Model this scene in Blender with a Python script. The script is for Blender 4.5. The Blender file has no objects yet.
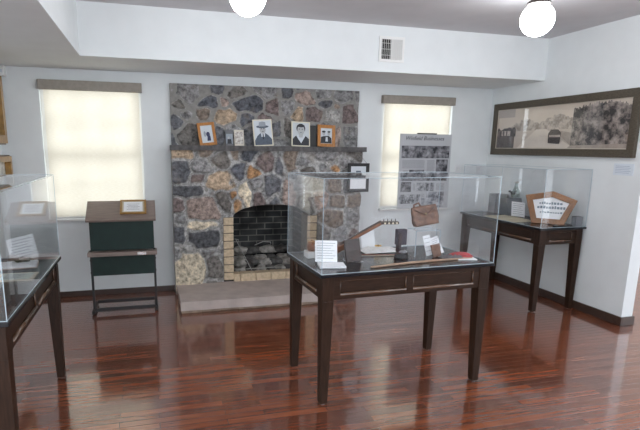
import bpy, bmesh, math, random
import numpy as np
from mathutils import Matrix, Vector, noise as mnoise
random.seed(7)
S = bpy.context.scene
COL = S.collection
PI = math.pi

# ------------------------------------------------------------------ helpers
def lin(c):
    return tuple(((v/255.0)/12.92 if v/255.0 <= .04045 else (((v/255.0)+.055)/1.055)**2.4) for v in c)

MATS = {}
def mat(name, rgb, rough=.6, var=.12, scale=14, bump=0., spec=.5, coat=0., metal=0., stretch=None, rgb2=None):
    """plain procedural surface: a noise that varies the colour and a bump"""
    if name in MATS: return MATS[name]
    m = bpy.data.materials.new(name); m.use_nodes = True
    nt = m.node_tree; b = nt.nodes['Principled BSDF']
    tc = nt.nodes.new('ShaderNodeTexCoord'); n = nt.nodes.new('ShaderNodeTexNoise')
    n.inputs['Scale'].default_value = scale; n.inputs['Detail'].default_value = 4
    if stretch:
        mp = nt.nodes.new('ShaderNodeMapping'); mp.inputs['Scale'].default_value = stretch
        nt.links.new(tc.outputs['Object'], mp.inputs['Vector']); nt.links.new(mp.outputs[0], n.inputs['Vector'])
    else:
        nt.links.new(tc.outputs['Object'], n.inputs['Vector'])
    r = nt.nodes.new('ShaderNodeValToRGB')
    a = lin(rgb)
    c2 = lin(rgb2) if rgb2 else tuple(min(1, v*(1+var)) for v in a)
    c1 = tuple(v*(1-var) for v in a)
    r.color_ramp.elements[0].position = .3; r.color_ramp.elements[1].position = .7
    r.color_ramp.elements[0].color = (*c1, 1); r.color_ramp.elements[1].color = (*c2, 1)
    nt.links.new(n.outputs['Fac'], r.inputs[0]); nt.links.new(r.outputs[0], b.inputs['Base Color'])
    b.inputs['Roughness'].default_value = rough; b.inputs['Specular IOR Level'].default_value = spec
    b.inputs['Coat Weight'].default_value = coat; b.inputs['Metallic'].default_value = metal
    b.inputs['Coat Roughness'].default_value = .12
    if bump:
        bp = nt.nodes.new('ShaderNodeBump'); bp.inputs['Strength'].default_value = bump; bp.inputs['Distance'].default_value = .01
        nt.links.new(n.outputs['Fac'], bp.inputs['Height']); nt.links.new(bp.outputs[0], b.inputs['Normal'])
    MATS[name] = m
    return m

def glass_mat(name, tint=(.993, .995, .998), ior=1.38, rough=0.0):
    """clear acrylic sheet: what passes straight through plus a fresnel reflection"""
    m = bpy.data.materials.new(name); m.use_nodes = True
    nt = m.node_tree; nt.nodes.clear()
    o = nt.nodes.new('ShaderNodeOutputMaterial'); mx = nt.nodes.new('ShaderNodeMixShader')
    t = nt.nodes.new('ShaderNodeBsdfTransparent'); g = nt.nodes.new('ShaderNodeBsdfGlossy')
    lw = nt.nodes.new('ShaderNodeLayerWeight'); lw.inputs['Blend'].default_value = .5      # schlick: r0 + (1-r0)*(1-cos)^5, same from both sides
    pw = nt.nodes.new('ShaderNodeMath'); pw.operation = 'POWER'; pw.inputs[1].default_value = 5; nt.links.new(lw.outputs['Facing'], pw.inputs[0])
    f = nt.nodes.new('ShaderNodeMapRange'); f.inputs['To Min'].default_value = ((ior-1)/(ior+1))**2; f.inputs['To Max'].default_value = 1; nt.links.new(pw.outputs[0], f.inputs['Value'])
    nz = nt.nodes.new('ShaderNodeTexNoise'); nz.inputs['Scale'].default_value = 3
    rr = nt.nodes.new('ShaderNodeMapRange'); rr.inputs['To Min'].default_value = rough; rr.inputs['To Max'].default_value = rough+.01
    nt.links.new(nz.outputs['Fac'], rr.inputs['Value']); nt.links.new(rr.outputs[0], g.inputs['Roughness'])
    t.inputs['Color'].default_value = (*tint, 1); g.inputs['Color'].default_value = (1, 1, 1, 1)
    nt.links.new(f.outputs[0], mx.inputs[0]); nt.links.new(t.outputs[0], mx.inputs[1]); nt.links.new(g.outputs[0], mx.inputs[2])
    nt.links.new(mx.outputs[0], o.inputs['Surface'])
    MATS[name] = m
    return m

class MB:
    """collects shapes and links them as one mesh object"""
    def __init__(s): s.bm = bmesh.new()
    def box(s, x0, x1, y0, y1, z0, z1, M=None):
        vs = [s.bm.verts.new(v) for v in [(x0,y0,z0),(x1,y0,z0),(x1,y1,z0),(x0,y1,z0),(x0,y0,z1),(x1,y0,z1),(x1,y1,z1),(x0,y1,z1)]]
        for f in [(3,2,1,0),(4,5,6,7),(0,1,5,4),(1,2,6,5),(2,3,7,6),(3,0,4,7)]: s.bm.faces.new([vs[i] for i in f])
        if M is not None:
            for v in vs: v.co = M @ v.co
        return s
    def frustum(s, cx, cy, z0, z1, a0, b0, a1, b1, dx=0, dy=0):
        """tapered post, half sizes a,b at z0 and z1; dx,dy offsets the lower end"""
        q = [(-1,-1),(1,-1),(1,1),(-1,1)]
        lo = [s.bm.verts.new((cx+dx+u*a0, cy+dy+v*b0, z0)) for u, v in q]; hi = [s.bm.verts.new((cx+u*a1, cy+v*b1, z1)) for u, v in q]
        s.bm.faces.new(lo[::-1]); s.bm.faces.new(hi)
        for i in range(4): s.bm.faces.new([lo[i], lo[(i+1)%4], hi[(i+1)%4], hi[i]])
        return s
    def prism(s, pts, d, M=None):
        """polygon pts (x,z) extruded from y=0 to y=d"""
        a = [s.bm.verts.new((x,0,z)) for x, z in pts]; b = [s.bm.verts.new((x,d,z)) for x, z in pts]
        n = len(pts); s.bm.faces.new(a); s.bm.faces.new(b[::-1])
        for i in range(n): s.bm.faces.new([a[(i+1)%n], a[i], b[i], b[(i+1)%n]])
        if M is not None:
            for v in a+b: v.co = M @ v.co
        return s
    def lathe(s, prof, n=24, M=None):
        rings = []
        for r, z in prof:
            if r < 1e-6: rings.append([s.bm.verts.new((0,0,z))])
            else: rings.append([s.bm.verts.new((r*math.cos(2*PI*i/n), r*math.sin(2*PI*i/n), z)) for i in range(n)])
        for A, B in zip(rings, rings[1:]):
            for i in range(n):
                j = (i+1) % n
                if len(A) == 1 and len(B) == 1: continue
                if len(A) == 1: s.bm.faces.new([A[0], B[j], B[i]])
                elif len(B) == 1: s.bm.faces.new([A[i], A[j], B[0]])
                else: s.bm.faces.new([A[i], A[j], B[j], B[i]])
        if M is not None:
            for R in rings:
                for v in R: v.co = M @ v.co
        return s
    def tube(s, pts, r, n=8):
        pts = [Vector(p) for p in pts]; rs = r if isinstance(r, (list, tuple)) else [r]*len(pts)
        rings = []
        for i, p in enumerate(pts):
            d = (pts[min(i+1, len(pts)-1)]-pts[max(i-1, 0)]).normalized()
            u = d.cross(Vector((0,0,1)))
            if u.length < 1e-3: u = d.cross(Vector((1,0,0)))
            u.normalize(); w = d.cross(u)
            rings.append([s.bm.verts.new(p+(u*math.cos(2*PI*k/n)+w*math.sin(2*PI*k/n))*rs[i]) for k in range(n)])
        for A, B in zip(rings, rings[1:]):
            for k in range(n): s.bm.faces.new([A[k], A[(k+1)%n], B[(k+1)%n], B[k]])
        s.bm.faces.new(rings[0]); s.bm.faces.new(rings[-1][::-1])
        return s
    def blob(s, c, rx, ry, rz, sub=3, amp=.15, fr=3., seed=0):
        r = bmesh.ops.create_icosphere(s.bm, subdivisions=sub, radius=1)
        for v in r['verts']:
            k = 1+amp*mnoise.noise(v.co*fr+Vector((seed*7.3, seed*3.1, seed)))
            v.co = Vector((c[0]+v.co.x*rx*k, c[1]+v.co.y*ry*k, c[2]+v.co.z*rz*k))
        return s
    def build(s, name, m, parent=None, loc=None, smooth=False, bevel=0., M=None):
        bmesh.ops.recalc_face_normals(s.bm, faces=s.bm.faces[:])
        me = bpy.data.meshes.new(name); s.bm.to_mesh(me); s.bm.free()
        o = bpy.data.objects.new(name, me); COL.objects.link(o)
        me.materials.append(m)
        if smooth:
            for p in me.polygons: p.use_smooth = True
        if bevel:
            bv = o.modifiers.new('bevel', 'BEVEL'); bv.width = bevel; bv.segments = 2; bv.limit_method = 'ANGLE'
        if parent: o.parent = parent
        if loc: o.location = loc
        if M is not None: o.matrix_local = M
        return o

def tag(o, label=None, cat=None, group=None, kind=None):
    if label: o['label'] = label
    if cat: o['category'] = cat
    if group: o['group'] = group
    if kind: o['kind'] = kind
    return o
def thing(name, label, cat, loc=(0,0,0), rz=0., group=None, rx=0.):
    o = bpy.data.objects.new(name, None); COL.objects.link(o)
    o.location = loc; o.rotation_euler = (rx, 0, rz); o.empty_display_size = .1
    return tag(o, label, cat, group)
def struct(o, kind='structure'):
    o['kind'] = kind; return o
def dup(root, loc, rz=None, label=None):
    def cp(o, par):
        c = o.copy(); COL.objects.link(c)
        if par: c.parent = par
        for ch in list(o.children): cp(ch, c)
        return c
    r = cp(root, None); r.location = loc
    if rz is not None: r.rotation_euler = (r.rotation_euler[0], 0, rz)
    if label: r['label'] = label
    return r
def Mx(loc, rx=0, ry=0, rz=0):
    return Matrix.Translation(loc) @ Matrix.Rotation(rz, 4, 'Z') @ Matrix.Rotation(ry, 4, 'Y') @ Matrix.Rotation(rx, 4, 'X')

# ------------------------------------------------------------------ room numbers (metres; camera 1.6 m above the floor)
YB, XR, XL = 5.555, 4.186, -1.40          # back, right and left wall faces
ZS, ZC = 2.34, 2.77                        # underside of the soffit, ceiling
YS, XS = 4.709, -.525                      # faces of the soffit
YE = 3.43                                  # where the right wall ends

# ------------------------------------------------------------------ materials
wallm = mat('wall_paint', (225, 229, 230), .75, .02, 6, .03)
ceilm = mat('ceiling_paint', (206, 206, 209), .85, .03, 5, .05)
woodm = mat('walnut_stain', (47, 31, 22), .42, .35, 9, .05, spec=.2, coat=.0, stretch=(1.2, 9, 9))
woodv = mat('walnut_stain_upright', (47, 31, 22), .42, .35, 9, .05, spec=.2, coat=.0, stretch=(9, 9, 1.2))
basem = mat('baseboard_wood', (64, 47, 40), .4, .25, 8, .03, stretch=(1, 6, 6))
blackm = mat('black_laminate', (20, 22, 27), .2, .15, 40, .01, spec=.35)
whitem = mat('white_paint', (232, 232, 230), .5, .02, 8)
paperm = mat('white_paper', (236, 238, 240), .7, .02, 20)
inkm = mat('grey_ink', (120, 122, 130), .8, .1, 60)
dinkm = mat('dark_ink', (52, 52, 58), .8, .1, 60)
goldm = mat('gilt_wood', (156, 118, 60), .35, .25, 18, .05, coat=.3)
oakm = mat('golden_oak', (178, 116, 48), .4, .25, 12, .05, coat=.2, stretch=(8, 8, 1.5))
darkm = mat('dark_backing', (30, 29, 30), .5, .2, 20)
chromem = mat('chrome', (205, 205, 205), .2, .05, 20, metal=1.)
leatherm = mat('brown_leather', (112, 82, 66), .5, .5, 26, .6)
leatherd = mat('dark_leather', (62, 52, 50), .5, .3, 22, .25)
acryl = glass_mat('clear_acrylic')
edgem = mat('acrylic_edge', (178, 194, 204), .15, .05, 10, coat=.5)

def floor_material():
    m = bpy.data.materials.new('cherry_planks'); m.use_nodes = True
    nt = m.node_tree; b = nt.nodes['Principled BSDF']; L = nt.links.new
    tc = nt.nodes.new('ShaderNodeTexCoord')
    br = nt.nodes.new('ShaderNodeTexBrick'); br.offset = .37; br.offset_frequency = 2
    for k, v in (('Scale', 1), ('Mortar Size', .0016), ('Mortar Smooth', .3), ('Bias', 0.), ('Brick Width', .62), ('Row Height', .0575)): br.inputs[k].default_value = v
    br.inputs['Color1'].default_value = (*lin((150, 84, 54)), 1); br.inputs['Color2'].default_value = (*lin((106, 57, 38)), 1)
    br.inputs['Mortar'].default_value = (*lin((46, 22, 18)), 1)
    L(tc.outputs['Object'], br.inputs['Vector'])
    mp = nt.nodes.new('ShaderNodeMapping'); mp.inputs['Scale'].default_value = (1.4, 26, 1)
    n = nt.nodes.new('ShaderNodeTexNoise'); n.inputs['Scale'].default_value = 2.2; n.inputs['Detail'].default_value = 6; n.inputs['Roughness'].default_value = .62
    L(tc.outputs['Object'], mp.inputs['Vector']); L(mp.outputs[0], n.inputs['Vector'])
    r = nt.nodes.new('ShaderNodeMapRange'); r.inputs['From Min'].default_value = .3; r.inputs['From Max'].default_value = .7
    r.inputs['To Min'].default_value = .6; r.inputs['To Max'].default_value = 1.3
    L(n.outputs['Fac'], r.inputs['Value'])
    mx = nt.nodes.new('ShaderNodeMix'); mx.data_type = 'RGBA'; mx.blend_type = 'MULTIPLY'; mx.inputs[0].default_value = 1
    L(br.outputs['Color'], mx.inputs[6]); L(r.outputs[0], mx.inputs[7]); L(mx.outputs[2], b.inputs['Base Color'])
    n2 = nt.nodes.new('ShaderNodeTexNoise'); n2.inputs['Scale'].default_value = 1.; n2.inputs['Detail'].default_value = 3
    mp2 = nt.nodes.new('ShaderNodeMapping'); mp2.inputs['Scale'].default_value = (1.5, 30, 1)
    L(tc.outputs['Object'], mp2.inputs['Vector']); L(mp2.outputs[0], n2.inputs['Vector'])
    rr = nt.nodes.new('ShaderNodeMapRange'); rr.inputs['To Min'].default_value = .08; rr.inputs['To Max'].default_value = .26
    L(n2.outputs['Fac'], rr.inputs['Value']); L(rr.outputs[0], b.inputs['Roughness'])
    b1 = nt.nodes.new('ShaderNodeBump'); b1.inputs['Strength'].default_value = .6; b1.inputs['Distance'].default_value = .002; b1.invert = True
    L(br.outputs['Fac'], b1.inputs['Height'])
    b2 = nt.nodes.new('ShaderNodeBump'); b2.inputs['Strength'].default_value = .12; b2.inputs['Distance'].default_value = .004
    L(n2.outputs['Fac'], b2.inputs['Height']); L(b1.outputs[0], b2.inputs['Normal']); L(b2.outputs[0], b.inputs['Normal'])
    b.inputs['Coat Weight'].default_value = 1; b.inputs['Coat Roughness'].default_value = .07; b.inputs['Coat IOR'].default_value = 1.72
    L(b2.outputs[0], b.inputs['Coat Normal'])
    return m

# ------------------------------------------------------------------ room shell
struct(MB().box(-2.2, 8.5, -1.6, 5.8, -.08, 0).build('floor', floor_material()))
struct(MB().box(-1.55, 8.5, -1.6, 5.8, ZC, ZC+.08).build('ceiling', ceilm))
so = MB().box(XL, XR, YS, YB, ZS, ZC); so.box(XL, XS, -1.6, YS, ZS, ZC)
struct(so.build('ceiling_soffit', wallm))
WIN = [(-1.018, -.058, .845, 2.19), (2.70, 3.625, .875, 2.19)]   # the two window openings
FX0, FX1, FZ1 = .80, 1.79, 1.06                                   # chimney opening behind the stone
T = .15
def wall_back():
    b = MB(); xs = [XL, WIN[0][0], WIN[0][1], FX0, FX1, WIN[1][0], WIN[1][1], XR+.13]
    for i in range(7):
        if i in (1, 5):
            w = WIN[0] if i == 1 else WIN[1]
            b.box(xs[i], xs[i+1], YB, YB+T, 0, w[2]); b.box(xs[i], xs[i+1], YB, YB+T, w[3], ZC)
        elif i == 3: b.box(xs[i], xs[i+1], YB, YB+T, FZ1, ZC)
        else: b.box(xs[i], xs[i+1], YB, YB+T, 0, ZC)
    bmesh.ops.remove_doubles(b.bm, verts=b.bm.verts[:], dist=1e-4)
    return struct(b.build('wall_back', wallm))
wall_back()
struct(MB().box(XR, XR+.13, YE, YB, 0, ZC).build('wall_right', wallm))
struct(MB().box(XL-.13, XL, 1.75, YB+T, 0, ZC).build('wall_left', wallm))  # cut short out of view so world light reaches the soffit underside
struct(MB().box(XL, 8.5, -1.7, -1.6, 0, 1.35).build('added_rear_half_wall', wallm))  # unseen half wall added to keep rear daylight out of pane reflections
struct(MB().box(XR+.13, 8.5, YB, YB+T, 0, ZC).build('wall_far', mat('far_room_paint', (176, 160, 150), .8, .05, 5)))
bb = MB().box(XL+.013, .225, YB-.014, YB, 0, .062); bb.box(2.37, XR-.016, YB-.014, YB, 0, .062)
struct(bb.build('baseboard_back', basem, bevel=.003))
bb = MB().box(XR-.016, XR, YE-.016, YB, 0, .085); bb.box(XR, XR+.146, YE-.016, YE, 0, .085); bb.box(XR+.13, XR+.146, YE, YB, 0, .085)
struct(bb.build('baseboard_right', basem, bevel=.003))
struct(MB().box(XL, XL+.013, 1.75, YB, 0, .062).build('baseboard_left', basem))

# windows: frame, muntins, glass; the shade hangs in front
pane = glass_mat('window_glass', (.97, .98, .98), 1.45)
for i, (x0, x1, z0, z1) in enumerate(WIN):
    b = MB(); y0, y1 = YB+.045, YB+.11; w = .04
    b.box(x0, x0+w, y0, y1, z0, z1); b.box(x1-w, x1, y0, y1, z0, z1); b.box(x0+w, x1-w, y0, y1, z0, z0+w+.01); b.box(x0+w, x1-w, y0, y1, z1-w, z1)
    f = struct(b.build('window_%d' % (i+1), whitem, bevel=.003))
    b = MB(); zm = 1.50
    b.box(x0+w, x1-w, y0+.005, y1-.005, zm-.03, zm+.03)
    for k in (1, 2):
        xx = x0+w+(x1-x0-2*w)*k/3; b.box(xx-.011, xx+.011, y0+.015, y1-.02, z0+w, z1-w)
    for zz in ((z0+w+zm)/2, (z1-w+zm)/2): b.box(x0+w, x1-w, y0+.016, y1-.021, zz-.011, zz+.011)
    b.build('muntin', whitem, f)
    MB().box(x0+w, x1-w, y0+.034, y0+.038, z0+w, z1-w).build('window_glass', pane, f)
    MB().box(x0-.01, x1+.01, YB-.045, YB+.045, z0-.022, z0).build('window_sill', whitem, f, bevel=.003)

def shade_material():
    m = bpy.data.materials.new('shade_fabric'); m.use_nodes = True
    nt = m.node_tree; nt.nodes.clear(); L = nt.links.new
    o = nt.nodes.new('ShaderNodeOutputMaterial'); mx = nt.nodes.new('ShaderNodeMixShader'); mx.inputs[0].default_value = .55
    d = nt.nodes.new('ShaderNodeBsdfDiffuse'); t = nt.nodes.new('ShaderNodeBsdfTranslucent')
    tc = nt.nodes.new('ShaderNodeTexCoord'); mp = nt.nodes.new('ShaderNodeMapping'); mp.inputs['Scale'].default_value = (30, 1, 240)
    n = nt.nodes.new('ShaderNodeTexNoise'); n.inputs['Scale'].default_value = 1; r = nt.nodes.new('ShaderNodeValToRGB')
    r.color_ramp.elements[0].color = (*lin((224, 218, 206)), 1); r.color_ramp.elements[1].color = (*lin((246, 243, 236)), 1)
    L(tc.outputs['Object'], mp.inputs[0]); L(mp.outputs[0], n.inputs['Vector']); L(n.outputs['Fac'], r.inputs[0])
    L(r.outputs[0], d.inputs[0]); L(r.outputs[0], t.inputs[0]); L(d.outputs[0], mx.inputs[1]); L(t.outputs[0], mx.inputs[2]); L(mx.outputs[0], o.inputs['Surface'])
    return m
shm = shade_material(); valm = mat('shade_cassette', (150, 143, 134), .7, .08, 30)
for (a, bx, z0, z1), lab in (((-.978, -.075, .85, 2.135), 'cream roller shade drawn down over the left window, taupe cassette on top'),
                             ((2.705, 3.585, .89, 2.12), 'cream roller shade behind the information panel, right of the fireplace')):
    r = thing('roller_shade', lab, 'window shade', ((a+bx)/2, YB-.02, z0))
    h = (bx-a)/2; H = z1-z0
    MB().box(-h, h, -.001, .001, .02, H+.03).build('shade_fabric', shm, r)
    MB().box(-h, h, -.006, .006, 0, .022).build('hem_bar', whitem, r, bevel=.003)
    MB().box(-h-.04, h+.035, -.05, .0185, H, H+.092).build('cassette', valm, r, bevel=.004)

# ------------------------------------------------------------------ fireplace
def stone_material(name, rough=.8):
    m = bpy.data.materials.new(name); m.use_nodes = True
    nt = m.node_tree; b = nt.nodes['Principled BSDF']; L = nt.links.new
    a = nt.nodes.new('ShaderNodeAttribute'); a.attribute_name = 'stone_colour'
    tc = nt.nodes.new('ShaderNodeTexCoord')
    n = nt.nodes.new('ShaderNodeTexNoise'); n.inputs['Scale'].default_value = 21; n.inputs['Detail'].default_value = 7; n.inputs['Roughness'].default_value = .68
    L(tc.outputs['Object'], n.inputs['Vector'])
    r = nt.nodes.new('ShaderNodeMapRange'); r.inputs['From Min'].default_value = .32; r.inputs['From Max'].default_value = .68; r.inputs['To Min'].default_value = .3; r.inputs['To Max'].default_value = 1.9
    L(n.outputs['Fac'], r.inputs['Value'])
    mx = nt.nodes.new('ShaderNodeMix'); mx.data_type = 'RGBA'; mx.blend_type = 'MULTIPLY'; mx.inputs[0].default_value = 1
    L(a.outputs['Color'], mx.inputs[6]); L(r.outputs[0], mx.inputs[7])
    # pale mineral veins and rusty blotches
    n3 = nt.nodes.new('ShaderNodeTexNoise'); n3.inputs['Scale'].default_value = 6; n3.inputs['Detail'].default_value = 5; L(tc.outputs['Object'], n3.inputs['Vector'])
    r3 = nt.nodes.new('ShaderNodeMapRange'); r3.inputs['From Min'].default_value = .56; r3.inputs['From Max'].default_value = .75; r3.inputs['To Max'].default_value = .55
    L(n3.outputs['Fac'], r3.inputs['Value'])
    m2 = nt.nodes.new('ShaderNodeMix'); m2.data_type = 'RGBA'; L(r3.outputs[0], m2.inputs[0]); L(mx.outputs[2], m2.inputs[6])
    m2.inputs[7].default_value = (*lin((150, 138, 124)), 1)
    L(m2.outputs[2], b.inputs['Base Color'])
    b.inputs['Roughness'].default_value = rough; b.inputs['Specular IOR Level'].default_value = .3
    bp = nt.nodes.new('ShaderNodeBump'); bp.inputs['Strength'].default_value = .6; bp.inputs['Distance'].default_value = .012
    L(n.outputs['Fac'], bp.inputs['Height']); L(bp.outputs[0], b.inputs['Normal'])
    return m
stonem = stone_material('field_stone')
mortarm = mat('mortar', (138, 136, 132), .9, .15, 25, .4)

PAL = dict(g=(132,131,131), d=(96,97,101), b=(88,90,96), s=(78,79,82), t=(168,148,126), p=(150,134,126), m=(114,102,100), r=(150,114,86), o=(160,124,90),
           c=(204,192,170), w=(124,112,102), k=(108,104,100), l=(156,154,151))
# stones of the face: x, z on the wall in metres, half sizes, colour
def px_stones(txt, fx, fz):
    out = []
    for it in txt.split():
        x, y, rx, ry, c = it.split(',')
        out.append((fx(float(x), float(y)), fz(float(x), float(y)), float(rx), float(ry), c))
    return out
UP = """186,93,14,8,g 178,101,5,9,k 204,101,9,6,b 219,101,4,5,p 232,94,11,5,k 244,103,12,8,b 200,113,9,5,w 222,117,12,7,t 241,118,7,6,b
184,113,8,4,g 176,122,5,9,d 186,134,9,8,k 213,134,8,8,d 228,127,6,6,g 250,134,8,9,d 262,117,8,5,m 260,128,6,6,k 268,108,7,8,m 262,92,12,5,g 281,92,7,6,d
283,106,8,7,g 300,97,9,6,p 293,114,6,9,t 309,115,9,7,m 286,128,8,8,k 306,131,9,8,g 318,94,9,5,g 322,104,7,5,d 330,116,8,7,l 325,130,8,8,g 340,97,9,6,g
347,114,7,11,m 348,135,8,9,g 337,135,6,9,p 272,128,6,7,d 214,90,8,4,d 172,138,4,8,d 298,88,8,3,d 230,140,7,5,k 270,141,9,4,g 206,126,5,5,g 334,106,4,4,w 355,96,3,8,g 172,90,4,5,g 197,92,4,5,l"""
LO = """183,154,10,4,t 203,154,8,4,w 217,160,9,6,k 231,155,4,5,w 243,155,7,4,b 182,171,7,9,d 200,166,9,6,g 196,177,8,4,m 218,182,12,8,t 234,172,6,8,b
248,173,6,5,o 261,163,8,7,m 188,190,12,5,s 178,207,5,8,m 203,208,13,9,p 220,199,6,10,k 229,194,4,5,o 235,203,4,5,o 241,193,5,10,c 254,197,5,8,m 252,185,6,6,g
274,166,5,8,d 284,162,7,8,w 297,161,8,4,g 318,155,12,4,g 305,170,8,5,k 320,168,8,4,g 329,168,7,4,o 342,163,8,5,g 352,155,7,5,k 268,186,8,10,d 284,190,6,9,p
299,184,8,8,g 314,183,8,7,k 331,186,9,8,w 346,186,7,7,d 335,203,9,7,w 351,204,6,8,w 318,200,8,7,p 303,202,6,9,k 351,222,6,9,g 332,222,10,9,w 322,238,9,8,k
341,240,9,8,g 353,245,5,12,m 330,258,11,9,w 348,264,9,9,k 325,276,9,8,g 345,281,9,8,d 352,172,6,6,g
201,226,10,5,c 203,238,14,9,s 180,233,5,9,d 180,217,5,7,g 190,248,5,5,l 190,270,12,16,c 214,268,7,12,k 208,252,8,4,g 222,256,3,12,g 221,228,3,8,l 178,252,3,6,g
212,283,6,3,k 270,197,4,6,d 289,176,5,5,d 226,181,3,4,g 209,191,4,3,g 341,174,4,4,k"""
def heightfield(name, x0, x1, z0, z1, y, seeds, parent, relief=.035, step=.0105, hole=None, seed=0):
    """masonry face: every stone bulges out of the mortar; hole(x,z) -> None outside, else the nearest point on the rim"""
    nx, nz = int(round((x1-x0)/step)), int(round((z1-z0)/step))
    X = np.linspace(x0, x1, nx+1); Z = np.linspace(z0, z1, nz+1)
    GX, GZ = np.meshgrid(X, Z)
    wx = np.zeros_like(GX); wz = np.zeros_like(GX); rg = np.zeros_like(GX)
    for j in range(nz+1):
        for i in range(nx+1):
            p = Vector((GX[j, i]*9, GZ[j, i]*9, seed)); wx[j, i] = mnoise.noise(p); wz[j, i] = mnoise.noise(p+Vector((31, 17, 5)))
            q = Vector((GX[j, i]*30, GZ[j, i]*30, seed+3)); rg[j, i] = mnoise.noise(q)
    PX, PZ = GX+.022*wx, GZ+.022*wz
    d = []
    for sx, sz, rx, rz, c in seeds:
        u = np.abs((PX-sx)/rx); v = np.abs((PZ-sz)/rz)
        d.append(((u**2.6+v**2.6)**(1/2.6)-1)*min(rx, rz))
    d = np.array(d); o = np.sort(d, 0); k = d.argmin(0)
    edge = (o[1]-o[0])*.5                     # distance to the seam between two stones
    out = np.maximum(o[0], 0)
    e = np.clip((edge-.006)/.022, 0, 1)*np.clip(1-(out-.03)/.02, 0, 1)
    e = e*e*(3-2*e)
    tilt = np.array([[random.uniform(-.14, .14), random.uniform(-.14, .14), random.uniform(.6, 1.)] for _ in seeds])
    cx = np.array([s_[0] for s_ in seeds]); cz = np.array([s_[1] for s_ in seeds])
    h = e*relief*(tilt[k, 2]+(GX-cx[k])*tilt[k, 0]*4+(GZ-cz[k])*tilt[k, 1]*4)+rg*.006*(.35+e)
    pal = np.array([lin(PAL[s_[4]]) for s_ in seeds]); pal = pal*np.array([[random.uniform(.85, 1.15)] for _ in seeds])
    mort = np.array(lin((150, 149, 147)))
    em = np.clip(e*2.2, 0, 1)[..., None]
    colr = pal[k]*em+mort*(1-em)
    pts = np.stack([GX, y-np.maximum(h, -.004), GZ], -1).reshape(-1, 3)
    ins = np.zeros(len(pts), bool)
    if hole:
        for i, p in enumerate(pts):
            r = hole(p[0], p[2])
            if r is not None:
                ins[i] = True; pts[i, 0], pts[i, 2] = r
    faces = []; w = nx+1
    for j in range(nz):
        for i in range(nx):
            f = (j*w+i, j*w+i+1, (j+1)*w+i+1, (j+1)*w+i)
            if hole and all(ins[a] for a in f): continue
            faces.append(f)
    me = bpy.data.meshes.new(name); me.from_pydata(pts.tolist(), [], faces)
    at = me.attributes.new('stone_colour', 'FLOAT_COLOR', 'POINT')
    at.data.foreach_set('color', np.concatenate([colr.reshape(-1, 3), np.ones((len(pts), 1))], 1).astype(np.float32).ravel())
    bm = bmesh.new(); bm.from_mesh(me)
    bmesh.ops.delete(bm, geom=[v for v in bm.verts if not v.link_faces], context='VERTS')
    bm.to_mesh(me); bm.free()
    for p in me.polygons: p.use_smooth = True
    ob = bpy.data.objects.new(name, me); COL.objects.link(ob); me.materials.append(stonem)
    if parent: ob.parent = parent
    return ob

fp = thing('fireplace', 'fieldstone fireplace with arched firebox, stone mantel shelf and raised hearth', 'fireplace')
YF, YU = 5.36, 5.515
BX0, BX1, OX0, OX1, SPR, APX, OZ0 = .755, 1.838, .868, 1.722, .845, 1.0, .135
AR = ((OX1-OX0)/2)
def arch_z(x):
    u = (x-(OX0+OX1)/2)/AR
    return SPR+(APX-SPR)*math.sqrt(max(0, 1-u*u*.93))-.02
def hole(x, z):
    if z < SPR and BX0 < x < BX1:
        ds = [(x-BX0, (BX0, z)), (BX1-x, (BX1, z)), (SPR-z if not OX0 < x < OX1 else 9, (x, SPR))]
        return min(ds)[1]
    if z >= SPR and OX0 < x < OX1 and z < arch_z(x): 
        return min([(x-OX0, (OX0, z)), (OX1-x, (OX1, z)), (arch_z(x)-z, (x, arch_z(x)))])[1]
    return None
# photograph positions of the stones brought onto the wall plane: plain linear maps (lower face y=5.36, upper y=5.52)
lo = px_stones(LO, lambda x, y: .228+(x-172.5-(y-150)*.03)*(2.13/(185.5)), lambda x, y: 1.545-(y-(152-(x-172)*.0))*.0108*(1-.00005*(x-172)))
lo = [(x, z, rx*.0150, ry*.0142, c) for x, z, rx, ry, c in lo]
up = px_stones(UP, lambda x, y: .24+(x-169-(y-84)*.03)*(2.125/188), lambda x, y: 2.236-(y-(84.3+(x-169)*.036))*.0106*(1+.0002*(x-169)))
up = [(x, z, rx*.0155, ry*.0148, c) for x, z, rx, ry, c in up]
heightfield('stone_face', .228, 2.36, .0, 1.562, YF, lo, fp, hole=hole, seed=1)
heightfield('stone_overmantel', .24, 2.362, 1.585, 2.24, YU, up, fp, relief=.022, seed=2)
b = MB()                                      # mortar bed and sides behind the stones
b.box(.228, BX0, YF, YB, 0, 1.562); b.box(BX1, 2.36, YF, YB, 0, 1.562); b.box(BX0, BX1, YF+.02, YB, APX+.01, 1.562)
b.box(.24, 2.362, YU-.002, YB, 1.58, 2.243)
b.build('mortar_bed', mortarm, fp)
b = MB(); n = 24                              # the arch soffit
prev = None
ptsA = [(OX0+(OX1-OX0)*i/n) for i in range(n+1)]
for i in range(n):
    xa, xb = ptsA[i], ptsA[i+1]; za, zb = arch_z(xa), arch_z(xb)
    b.prism([(xa, za), (xb, zb), (xb, APX+.05), (xa, APX+.05)], YB+.05-YF-.004, Matrix.Translation((0, YF+.004, 0)))
b.build('arch_lining', mortarm, fp)
brickm = mat('cream_brick', (198, 178, 150), .8, .2, 30, .3)
for xa, xb in ((BX0+.005, OX0), (OX1, BX1-.005)):
    b = MB(); n = 8; hh = (SPR-OZ0)/n
    for i in range(n): b.box(xa, xb, YF-.012+random.uniform(-.003, .003), YB+.02, OZ0+i*hh+.006, OZ0+(i+1)*hh-.006)
    b.build('brick_jamb', brickm, fp, bevel=.004)
    MB().box(xa-.004, xb-.002 if xa < 1 else xb+.004, YF, YB+.02, OZ0, SPR).build('jamb_mortar', mat('jamb_mortar', (120, 108, 94), .9, .15, 25, .3), fp)
b = MB()
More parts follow.
